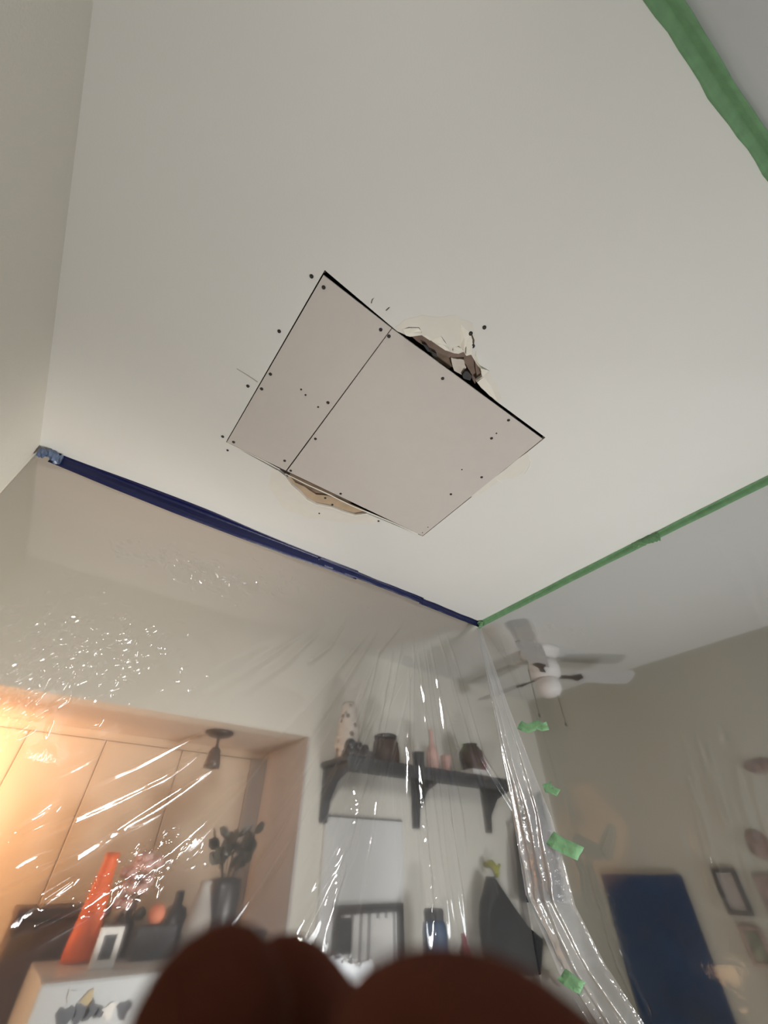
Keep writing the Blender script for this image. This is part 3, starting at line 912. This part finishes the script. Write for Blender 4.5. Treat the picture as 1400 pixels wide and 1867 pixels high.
# ceiling lamp in the alcove
t = thing('spot_lamp', 'bronze ceiling lamp with one drop shade in the alcove', 'lamp', (0.632, 2.19, AZ))
obj('canopy', lathe([(0.062, -0.0005), (0.064, -0.008), (0.05, -0.018), (0.018, -0.026)], 28), M['bronze'], t, True)
obj('stem', tube([(0, 0, -0.02), (0.002, 0.0, -0.075)], 0.006, 8), M['bronze'], t)
obj('shade', lathe([(0.016, -0.068), (0.024, -0.078), (0.032, -0.12), (0.036, -0.148), (0.031, -0.148), (0.020, -0.085)], 24), M['shade'], t, True)


# ------------------------------------------------------------------ polythene sheets
def seg_field(U, V, poly, w, amp, taper=(0.15, 0.25), shape=1.0):
    """height of one crease: narrow ridge along a polyline given in sheet coordinates"""
    best = np.full(U.shape, 1e9)
    par = np.zeros(U.shape)
    L = [math.dist(a, b) for a, b in zip(poly, poly[1:])]
    tot = sum(L) + 1e-9
    s0 = 0
    for (a, b), l in zip(zip(poly, poly[1:]), L):
        du, dv = (b[0] - a[0]) / (l + 1e-9), (b[1] - a[1]) / (l + 1e-9)
        s = np.clip((U - a[0]) * du + (V - a[1]) * dv, 0, l)
        d = np.hypot(U - a[0] - s * du, V - a[1] - s * dv)
        k = d < best
        best = np.where(k, d, best)
        par = np.where(k, (s0 + s) / tot, par)
        s0 += l
    tp = np.clip(par / max(taper[0], 1e-3), 0, 1) * np.clip((1 - par) / max(taper[1], 1e-3), 0, 1)
    return amp * np.exp(-(best / (w * (0.55 + 0.75 * par))) ** 2) * tp


class Film:
    def __init__(self, u0, u1, v0, v1, step):
        self.u = np.arange(u0, u1 + step * 0.5, step)
        self.v = np.arange(v0, v1 + step * 0.5, step)
        self.U, self.V = np.meshgrid(self.u, self.v, indexing='ij')
        self.H = np.zeros(self.U.shape)
        self.step = step

    def crease(self, poly, w, amp, **k):
        us, vs = [p[0] for p in poly], [p[1] for p in poly]
        mg = w * 4.5
        i0, i1 = np.searchsorted(self.u, [min(us) - mg, max(us) + mg])
        j0, j1 = np.searchsorted(self.v, [min(vs) - mg, max(vs) + mg])
        if i1 - i0 < 2 or j1 - j0 < 2:
            return
        self.H[i0:i1, j0:j1] += seg_field(self.U[i0:i1, j0:j1], self.V[i0:i1, j0:j1], poly, w, amp, **k)

    def crinkle(self, c, su, sv, n, ang, spread, l, w, amp):
        for _ in range(n):
            cu, cv = c[0] + rng.normal() * su, c[1] + rng.normal() * sv
            an = ang + rng.normal() * spread
            ll = l * rng.uniform(0.5, 1.6)
            b = rng.normal() * 0.35
            pts = [(cu + math.cos(an + b * k) * ll * k / 2, cv + math.sin(an + b * k) * ll * k / 2) for k in (-1, 0, 1)]
            self.crease(pts, w * rng.uniform(0.7, 1.5), amp * rng.uniform(-1, 1.2), taper=(0.4, 0.4))

    def waves(self, n, amp, kmin, kmax, aniso=1.0):
        for _ in range(n):
            ku, kv = rng.normal() * rng.uniform(kmin, kmax), rng.normal() * rng.uniform(kmin, kmax) * aniso
            self.H += amp / n ** 0.5 * np.sin(ku * self.U + kv * self.V + rng.uniform(0, 6.28))

    def build(self, name, place, material, fade_v, tail):
        """place(u, v, h) -> xyz arrays; fade_v: height fades to nothing towards the taped top; tail: plain rows to the floor"""
        H = self.H * np.clip((fade_v - self.V) / 0.08, 0, 1)
        v_all = np.concatenate([np.linspace(tail, self.v[0], 16)[:-1], self.v])
        Hx = np.concatenate([np.repeat(H[:, :1], 15, 1), H], 1)
        U, V = np.meshgrid(self.u, v_all, indexing='ij')
        P = np.stack(place(U, V, Hx), -1)
        n, k = U.shape
        idx = np.arange(n * k).reshape(n, k)
        F = np.stack([idx[:-1, :-1], idx[1:, :-1], idx[1:, 1:], idx[:-1, 1:]], -1).reshape(-1, 4)
        me = bpy.data.meshes.new(name)
        me.vertices.add(n * k)
        me.vertices.foreach_set('co', P.reshape(-1).astype(np.float32))
        me.loops.add(len(F) * 4)
        me.loops.foreach_set('vertex_index', F.reshape(-1).astype(np.int32))
        me.polygons.add(len(F))
        me.polygons.foreach_set('loop_start', np.arange(0, len(F) * 4, 4, dtype=np.int32))
        me.update(calc_edges=True)
        return link(name, me, material, None, True)


def LS(l):          # pixel list -> (x, z) on the left sheet
    return [(p.x, p.z) for p in (on(Y, SHEET_Y, *q) for q in l)]


def RS(l):          # pixel list -> (y, z) on the right sheet
    return [(p.y, p.z) for p in (on(X, SHEET_X, *q) for q in l)]


fl = Film(LEFTW + 0.004, SHEET_X - 0.004, 1.40, 2.735, 0.0023)
fl.waves(10, 0.006, 2, 7)
fl.waves(8, 0.0012, 12, 30)
main = [
    ([(746, 1210), (745, 1330), (744, 1550)], .006, .007), ([(762, 1340), (771, 1470), (786, 1666), (792, 1740)], .008, .009),
    ([(762, 1180), (775, 1300), (786, 1426), (803, 1576), (827, 1733)], .006, .006), ([(776, 1180), (803, 1350), (821, 1505), (857, 1737)], .006, .006),
    ([(782, 1160), (814, 1344), (839, 1480), (850, 1576)], .007, .008), ([(800, 1250), (828, 1344), (853, 1415)], .005, .005),
    ([(693, 1180), (653, 1350), (618, 1470)], .006, .005), ([(716, 1180), (671, 1415), (614, 1535), (521, 1694)], .010, .012),
    ([(700, 1270), (650, 1470), (621, 1551), (586, 1737)], .007, .008), ([(660, 1440), (620, 1600), (596, 1694)], .006, .007),
    ([(650, 1500), (600, 1598), (532, 1708)], .010, .012), ([(735, 1160), (690, 1380), (640, 1560), (560, 1725)], .006, .006),
    ([(812, 1150), (879, 1380), (940, 1480), (990, 1640)], .009, .010), ([(795, 1145), (850, 1330), (890, 1470)], .006, .006),
    ([(755, 1150), (752, 1400), (770, 1700)], .005, .004), ([(768, 1150), (792, 1340), (815, 1600), (840, 1740)], .005, .004),
    ([(404, 1390), (256, 1482), (140, 1554), (0, 1614)], .009, .009), ([(380, 1362), (296, 1416), (140, 1486), (16, 1530), (-40, 1550)], .008, .007),
    ([(452, 1418), (368, 1502), (312, 1550), (224, 1602), (152, 1650), (36, 1706), (-20, 1720)], .011, .012),
    ([(120, 1455), (60, 1500), (0, 1537)], .006, -.006), ([(520, 1140), (440, 1190), (292, 1302), (190, 1378), (0, 1450)], .030, .007),
    ([(560, 1150), (450, 1225), (340, 1290)], .008, .004), ([(600, 1135), (520, 1210), (420, 1280)], .008, .003), ([(150, 1595), (70, 1650)], .005, .005),
    ([(640, 1120), (600, 1180), (560, 1210)], .006, .003), ([(740, 1130), (690, 1190), (640, 1320)], .006, .004), ([(500, 1360), (430, 1450), (330, 1560)], .006, .003),
    ([(690, 1130), (560, 1290), (440, 1420)], .008, .0035), ([(700, 1130), (600, 1290), (520, 1420)], .008, .0035),
]
for px, w_, a_ in main:
    fl.crease(LS(px), w_ * 1.5, a_ * 1.15, taper=(0.25, 0.12))
# finer companions of the main folds, fanning from the gathered part of the tape
for k in range(46):
    x0 = rng.uniform(700, 800); t_ = rng.uniform(-0.55, 0.25)
    y0 = rng.uniform(1140, 1420); ln = rng.uniform(120, 420)
    px = [(x0 + t_ * (y0 - 1120) + t_ * ln * q * (1 + 0.25 * q), y0 + ln * q) for q in (0, 0.33, 0.66, 1)]
    fl.crease(LS(px), rng.uniform(0.003, 0.006), rng.uniform(-0.003, 0.004), taper=(0.4, 0.4))
for k in range(9):
    y0 = rng.uniform(1300, 1600); x0 = rng.uniform(40, 380)
    ln = rng.uniform(60, 240)
    fl.crease(LS([(x0, y0), (x0 - ln * 0.5, y0 + ln * 0.26), (x0 - ln, y0 + ln * 0.48)]), rng.uniform(0.004, 0.006), rng.uniform(-0.002, 0.004), taper=(0.4, 0.4))
c1 = LS([(350, 1035)])[0]; c2 = LS([(185, 1180)])[0]; c3 = LS([(45, 1240)])[0]; c4 = LS([(300, 1560)])[0]
fl.crinkle(c1, 0.13, 0.030, 150, -0.35, 0.5, 0.034, 0.0030, 0.0042)
fl.crinkle(c2, 0.10, 0.065, 260, 0.9, 0.45, 0.034, 0.0030, 0.0042)
fl.crinkle(c3, 0.05, 0.08, 110, 1.2, 0.3, 0.040, 0.0030, 0.0042)
fl.crinkle(c4, 0.045, 0.022, 45, 0.55, 0.3, 0.028, 0.003, 0.0036)
fl.crinkle(LS([(215, 1620)])[0], 0.04, 0.02, 40, 0.6, 0.4, 0.028, 0.003, 0.0042)
fl.crinkle(LS([(560, 1065)])[0], 0.14, 0.03, 50, -0.5, 0.6, 0.028, 0.003, 0.002)
for px in [(772, 1500), (786, 1600), (650, 1480), (830, 1340)]:
    fl.crinkle(LS([px])[0], 0.012, 0.06, 20, 1.5, 0.3, 0.02, 0.004, 0.003)
o = fl.build('plastic_sheet', lambda u, v, h: (u, SHEET_Y - h, v), M['film'], 2.70, 0.02)
tag(o, 'clear crinkled plastic sheet hanging from the blue taped line', 'plastic sheet')

fr = Film(-0.42, SHEET_Y - 0.006, 1.30, 2.735, 0.005)
fr.waves(10, 0.006, 2, 6)
fr.waves(6, 0.0010, 10, 24)
for px, w_, a_ in [([(1250, 1400), (1280, 1500), (1310, 1650)], .010, .006), ([(1298, 1560), (1306, 1590), (1318, 1640)], .008, .009), ([(1116, 1505), (1108, 1530), (1098, 1560)], .010, .012),
                   ([(1265, 1330), (1300, 1440), (1320, 1500)], .008, .005), ([(1290, 1380), (1310, 1450), (1330, 1520)], .008, .005), ([(1340, 1380), (1355, 1460), (1380, 1540)], .010, .004),
                   ([(1370, 1000), (1400, 1120)], .012, .006), ([(1290, 980), (1350, 1060), (1395, 1150)], .014, .006), ([(885, 1150), (920, 1200), (960, 1290)], .008, .008), ([(905, 1150), (930, 1210), (955, 1270)], .008, .008),
                   ([(895, 1145), (990, 1330), (1040, 1500)], .010, .006), ([(930, 1130), (950, 1180)], .008, .006), ([(1100, 1680), (1130, 1760), (1178, 1867)], .012, .012), ([(1065, 1560), (1110, 1700), (1150, 1800)], .010, .008),
                   ([(965, 1125), (985, 1160)], .007, .005), ([(1040, 1545), (1062, 1590), (1075, 1660)], .009, .008)]:
    fr.crease(RS(px), w_, a_, taper=(0.3, 0.15))
for k in range(26):
    x0, y0 = rng.uniform(1240, 1390), rng.uniform(1300, 1560)
    ln = rng.uniform(40, 150)
    fr.crease(RS([(x0, y0), (x0 + ln * 0.14, y0 + ln * 0.5), (x0 + ln * 0.3, y0 + ln)]), rng.uniform(0.006, 0.010), rng.uniform(-0.003, 0.004), taper=(0.4, 0.4))
fr.crinkle(RS([(1065, 1160)])[0], 0.04, 0.02, 24, 0.3, 0.8, 0.025, 0.007, 0.005)
fr.crinkle(RS([(985, 1170)])[0], 0.05, 0.03, 24, 0.2, 0.8, 0.03, 0.008, 0.005)
fr.crinkle(RS([(1120, 1720)])[0], 0.02, 0.05, 24, 1.4, 0.4, 0.03, 0.007, 0.006)
o = fr.build('plastic_sheet', lambda u, v, h: (SHEET_X - h, u, v), M['film_r'], 2.715, 0.02)
tag(o, 'clear plastic sheet hanging from the long green taped line on the right', 'plastic sheet')

# near sheet behind the photographer's right shoulder
def near_y(x):
    return -0.290 - 0.015 * (x + 0.42) - 0.052 * np.clip(x + 0.1, 0, 3) ** 2


fn = Film(LEFTW + 0.004, SHEET_X - 0.004, 1.9, 2.735, 0.012)
fn.waves(10, 0.005, 3, 14)
o = fn.build('plastic_sheet', lambda u, v, h: (u, near_y(u) - 0.018 - h, v), M['film_n'], 2.735, 0.02)
tag(o, 'hazy plastic sheet below the green tape at top right', 'plastic sheet')

# gathered flap where the two sheets overlap at the corner
LB = [(0, 861, 1152), (0.14, 868, 1250), (0.40, 898, 1450), (0.66, 957, 1630), (0.86, 1020, 1774), (1.0, 1075, 1867), (1.25, 1150, 2010)]
RB = [(0, 876, 1148), (0.14, 922, 1280), (0.40, 1000, 1490), (0.66, 1042, 1650), (0.86, 1100, 1760), (1.0, 1172, 1867), (1.25, 1300, 2060)]
ns, ntv = 420, 90
ss = np.linspace(0, 1.25, ns)
tt = np.linspace(0, 1, ntv)
Hb = np.zeros((ns, ntv))
SS, TT = np.meshgrid(ss, tt, indexing='ij')
for k in range(9):
    fq = rng.uniform(6, 30)
    Hb += rng.uniform(0.003, 0.006) * np.sin(fq * (TT + 0.08 * np.sin(SS * rng.uniform(2, 6) + k)) + rng.uniform(0, 6.28))
for k in range(150):
    cs, ct = rng.uniform(0.03, 1.05), rng.uniform(0.05, 0.95)
    sl = rng.normal() * 0.5
    l = rng.uniform(0.02, 0.09)
    d = np.abs((TT - ct) - sl * (SS - cs))
    Hb += rng.uniform(-0.004, 0.006) * np.exp(-(d / rng.uniform(0.025, 0.07)) ** 2) * np.exp(-((SS - cs) / l) ** 2)
Hb *= np.clip(SS / 0.06, 0, 1)
nrm = Vector((1, 0, 0))
verts = []
for i, s in enumerate(ss):
    lx, ly = np.interp(s, [q[0] for q in LB], [q[1] for q in LB]), np.interp(s, [q[0] for q in LB], [q[2] for q in LB])
    rx, ry = np.interp(s, [q[0] for q in RB], [q[1] for q in RB]), np.interp(s, [q[0] for q in RB], [q[2] for q in RB])
    a = on(X, SHEET_X - 0.034, lx, ly); b = on(X, SHEET_X - 0.034, rx, ry)
    a.y = min(a.y, 1.286)
    for j, t_ in enumerate(tt):
        verts.append(a.lerp(b, t_) - nrm * (Hb[i, j] + 0.03 * math.sin(math.pi * t_)))
faces = [(i * ntv + j, (i + 1) * ntv + j, (i + 1) * ntv + j + 1, i * ntv + j + 1) for i in range(ns - 1) for j in range(ntv - 1)]
me = bpy.data.meshes.new('plastic_flap')
me.from_pydata([tuple(v) for v in verts], [], faces)
o = link('plastic_flap', me, M['film_b'], None, True)
tag(o, 'gathered shiny plastic flap falling from the corner of the two tapes', 'plastic flap')


# ------------------------------------------------------------------ tapes
def ribbon(name, rows, material, parent=None, th=0.0006):
    """rows: list of cross-sections, each a list of points from the ceiling edge to the hanging edge"""
    bm = bmesh.new()
    g = [[bm.verts.new(p) for p in r] for r in rows]
    for a, b in zip(g, g[1:]):
        for i in range(len(a) - 1):
            bm.faces.new((a[i], a[i + 1], b[i + 1], b[i]))
    o = obj(name, bm, material, parent, True)
    so = o.modifiers.new('thickness', 'SOLIDIFY')
    so.thickness = th
    so.offset = 0
    return o


def l_tape(name, axis, line, s0, s1, wc, wd, material, n=60, jit=0.0012, sag=None, lap=0.0):
    """tape half stuck to the ceiling (width wc) and half folded down over the sheet (drop wd)"""
    rows = []
    ph = [random.uniform(0, 6.28) for _ in range(6)]
    for i in range(n + 1):
        f = i / n
        s = s0 + (s1 - s0) * f
        a = jit * (math.sin(9 * f + ph[0]) + 0.6 * math.sin(23 * f + ph[1]))
        b = jit * (math.sin(11 * f + ph[2]) + 0.8 * math.sin(31 * f + ph[3]))
        w = wc(f) if callable(wc) else wc
        d = wd(f) if callable(wd) else wd
        base = line(s)
        z = CEIL - 0.0012 - lap
        pr = [(base - 0.010 - w + a, z), (base - 0.012 - w * 0.4, z - 0.0003), (base - 0.012, z - 0.002 + a * .3), (base - 0.0095 - lap, z - 0.008),
              (base - 0.0095 + b - lap, z - 0.45 * d), (base - 0.0085 + b - lap, z - d + b)]
        if axis == 'x':
            rows.append([(s, q, zz) for q, zz in pr])
        else:
            rows.append([(q, s, zz) for q, zz in pr])
    return ribbon(name, rows, material)


yl = lambda s: SHEET_Y - 0.001 + 0.004 * math.sin(s * 3 + 2)
o = l_tape('tape_strip', 'x', yl, -0.365, 0.80, lambda f: 0.012 + 0.016 * math.sin(math.pi * min(1, f * 1.3)) ** 2, lambda f: 0.036 + 0.012 * math.sin(math.pi * f), M['blue'])
tag(o, 'long navy blue tape strip along the ceiling from the left wall', 'tape', 'blue tape strips')
o = l_tape('tape_strip', 'x', yl, 0.60, 1.19, 0.008, lambda f: 0.030 - 0.004 * f, M['blue'], 40, 0.0016, lap=0.0012)
tag(o, 'middle navy blue tape strip overlapping the long one', 'tape', 'blue tape strips')
o = l_tape('tape_strip', 'x', lambda s: yl(s) + 0.004, 1.165, 1.590, 0.008, 0.030, M['blue'], 30, 0.0012, lap=0.0024)
tag(o, 'short navy blue tape strip ending at the green corner piece', 'tape', 'blue tape strips')


def crumple(name, pts, r, material, label, cat, seed, flat=0.35, group=None):
    random.seed(seed)
    bm = bmesh.new()
    n = 14
    rows = []
    pts = [Vector(p) for p in pts]
    for i in range(n):
        f = i / (n - 1) * (len(pts) - 1)
        k = min(int(f), len(pts) - 2)
        c = pts[k].lerp(pts[k + 1], f - k)
        ring = []
        ax = (pts[-1] - pts[0]).normalized()
        u = ax.cross(Vector((0, 0, 1)))
        if u.length < 0.1:
            u = Vector((0.75, -0.66, 0))
        u.normalize(); w_ = ax.cross(u)
        for q in range(9):
            an = 2 * math.pi * q / 9
            rr = r * random.uniform(0.65, 1.25)
            ring.append(bm.verts.new(c + u * math.cos(an) * rr * flat + w_ * math.sin(an) * rr))
        rows.append(ring)
    for a, b in zip(rows, rows[1:]):
        for q in range(9):
            bm.faces.new((a[q], a[(q + 1) % 9], b[(q + 1) % 9], b[q]))
    bm.faces.new(rows[0]); bm.faces.new(rows[-1][::-1])
    o = obj(name, bm, material)
    return tag(o, label, cat, group)


random.seed(3)
a, b = on(Y, 1.285, 72, 832), on(Y, 1.285, 112, 832)
crumple('tape_end', [(-0.397, 1.285, 2.722), (-0.370, 1.280, 2.732), (-0.335, 1.287, 2.728)], 0.020, M['blue_pale'], 'crumpled pale blue tape end where the strip meets the left wall', 'tape', 4, 0.5)

xl = lambda s: SHEET_X + 0.002 - 0.006 * math.sin((s + 0.1) * 2.2)
o = l_tape('tape_strip', 'y', xl, 1.285, 0.40, 0.004, 0.030, M['green'], 50, 0.0012)
tag(o, 'green tape strip along the ceiling from the corner to the crumpled end', 'tape', 'green tape strips')
o = l_tape('tape_strip', 'y', lambda s: xl(s) + 0.002, 0.46, -0.40, 0.004, 0.028, M['green'], 50, 0.0010, lap=0.0012)
tag(o, 'green tape strip running off the right edge of the frame', 'tape', 'green tape strips')
p = [on(X, SHEET_X - 0.014, *q) for q in ((1152, 992), (1180, 985), (1202, 978))]
crumple('tape_end', [p[0] + Vector((0, 0, -0.006)), p[1], p[2]], 0.018, M['green'], 'crumpled green tape end where the two green strips overlap', 'tape', 9, 0.3)
crumple('corner_tape', [(1.585, 1.296, 2.739), (1.590, 1.283, 2.728), (1.585, 1.288, 2.712)], 0.016, M['green'], 'pale green tape knot at the corner joining blue and green strips', 'tape', 12, 0.6)

# near strip at top right
rows = []
for i in range(61):
    x = -0.38 + (SHEET_X - 0.02 + 0.38) * i / 60
    y = float(near_y(x)); j = 0.0015 * math.sin(x * 29) + 0.001 * math.sin(x * 67 + 1)
    rows.append([(x, y + 0.010 + j, CEIL - 0.0013), (x, y + 0.003, CEIL - 0.0016), (x, y - 0.0055, CEIL - 0.0024), (x, y - 0.007, CEIL - 0.007), (x, y - 0.010, CEIL - 0.020), (x, y - 0.013, CEIL - 0.034 + j * 1.5)])
o = ribbon('tape_strip', rows, M['green'])
tag(o, 'wide green tape strip nearest the viewer, at the top right corner', 'tape', 'green tape strips')


def tab(label, pxs, wpx, seed, dx_=0.020):
    """short bit of green tape bridging the overlap of the sheets"""
    random.seed(seed)
    rows = []
    n = len(pxs)
    for i, (x, y) in enumerate(pxs):
        dx, dy = (pxs[min(i + 1, n - 1)][0] - pxs[max(i - 1, 0)][0]), (pxs[min(i + 1, n - 1)][1] - pxs[max(i - 1, 0)][1])
        l = math.hypot(dx, dy)
        nx, ny = -dy / l * wpx / 2, dx / l * wpx / 2
        row = []
        for q in (-1, -0.4, 0.2, 1):
            off = SHEET_X - dx_ + random.uniform(-0.004, 0.004) - 0.004 * (q * q)
            row.append(on(X, off, x + nx * q + random.uniform(-1, 1), y + ny * q + random.uniform(-1, 1)))
        rows.append(row)
    o = ribbon('tape_tab', rows, M['green'])
    return tag(o, label, 'tape', 'green tape tabs on the gathered plastic')


tab('topmost bow shaped green tape tab on the gathered plastic', [(946, 1321), (955, 1326), (964, 1329), (971, 1325), (978, 1321), (988, 1326), (998, 1323)], 17, 1)
tab('smallest green tape tab, second from the top', [(996, 1428), (1000, 1440), (1006, 1440), (1011, 1444), (1014, 1436)], 16, 2)
tab('largest green tape tab, third from the top on the plastic', [(1002, 1527), (1015, 1536), (1030, 1543), (1046, 1551), (1058, 1557)], 27, 3, 0.060)
tab('pale green tape tab lowest on the gathered plastic', [(1024, 1776), (1036, 1786), (1050, 1796), (1062, 1802)], 26, 4, 0.076)


# ------------------------------------------------------------------ the photographer's fingers in front of the lens
def cw(x, y, z):    # millimetres in camera axes -> world
    return EYE + (RIGHT * x + DOWN * y + FWD * z) * 0.001


hv, he, hr = [], [], []


def chain(pts, start=None):
    prev = start
    for x, y, z, r in pts:
        hv.append(cw(x, y, z)); hr.append(r * 0.001)
        if prev is not None:
            he.append((prev, len(hv) - 1))
        prev = len(hv) - 1
    return prev


chain([(8, 168, 38, 27)])                                                  # 0 palm heel (root)
chain([(6, 138, 46, 30)], 0)                                               # 1 palm
chain([(-18, 116, 50, 11), (-20, 88, 47, 9.2), (-18.5, 64, 41, 8.6), (-16.6, 49, 38, 7.6), (-16.2, 43.0, 37.5, 5.6)], 1)     # index
chain([(-2, 114, 56, 11), (-8, 92, 60, 9.4), (-11.5, 74, 56, 8.6), (-13.2, 63, 50, 7.4), (-13.5, 57.5, 47.5, 5.2)], 1)        # middle
chain([(14, 116, 58, 10.5), (14, 104, 74, 9), (13, 118, 86, 8.2), (12, 132, 82, 7)], 1)           # ring, curled below the view
chain([(30, 122, 54, 9.5), (31, 112, 68, 8), (30, 124, 78, 7.2), (28, 136, 74, 6.2)], 1)          # little, curled
chain([(36, 130, 36, 14), (32, 92, 31, 11.5), (20, 57, 28, 10.4), (10.0, 44.9, 27.2, 9.8), (3.0, 42.2, 26.8, 9.0), (-2.2, 40.6, 26.6, 7.2), (-4.6, 39.8, 26.5, 4.4)], 0)       # thumb
chain([(10, 198, 22, 21), (12, 240, -30, 23), (14, 300, -110, 30), (16, 350, -185, 34)], 0)            # wrist and forearm
me = bpy.data.meshes.new('hand')
me.from_pydata([tuple(v) for v in hv], he, [])
hand = link('hand', me, M['skin'])
sk = hand.modifiers.new('skin', 'SKIN')
for i, sv in enumerate(me.skin_vertices[0].data):
    sv.radius = (hr[i] * 1.12, hr[i] * 1.12)
    sv.use_root = i == 0
sk.use_smooth_shade = True
sk.branch_smoothing = 0.6
sb = hand.modifiers.new('subdivision', 'SUBSURF')
sb.levels = 2
sb.render_levels = 2
tag(hand, 'dark out-of-focus fingers and thumb held up across the bottom edge', 'hand')
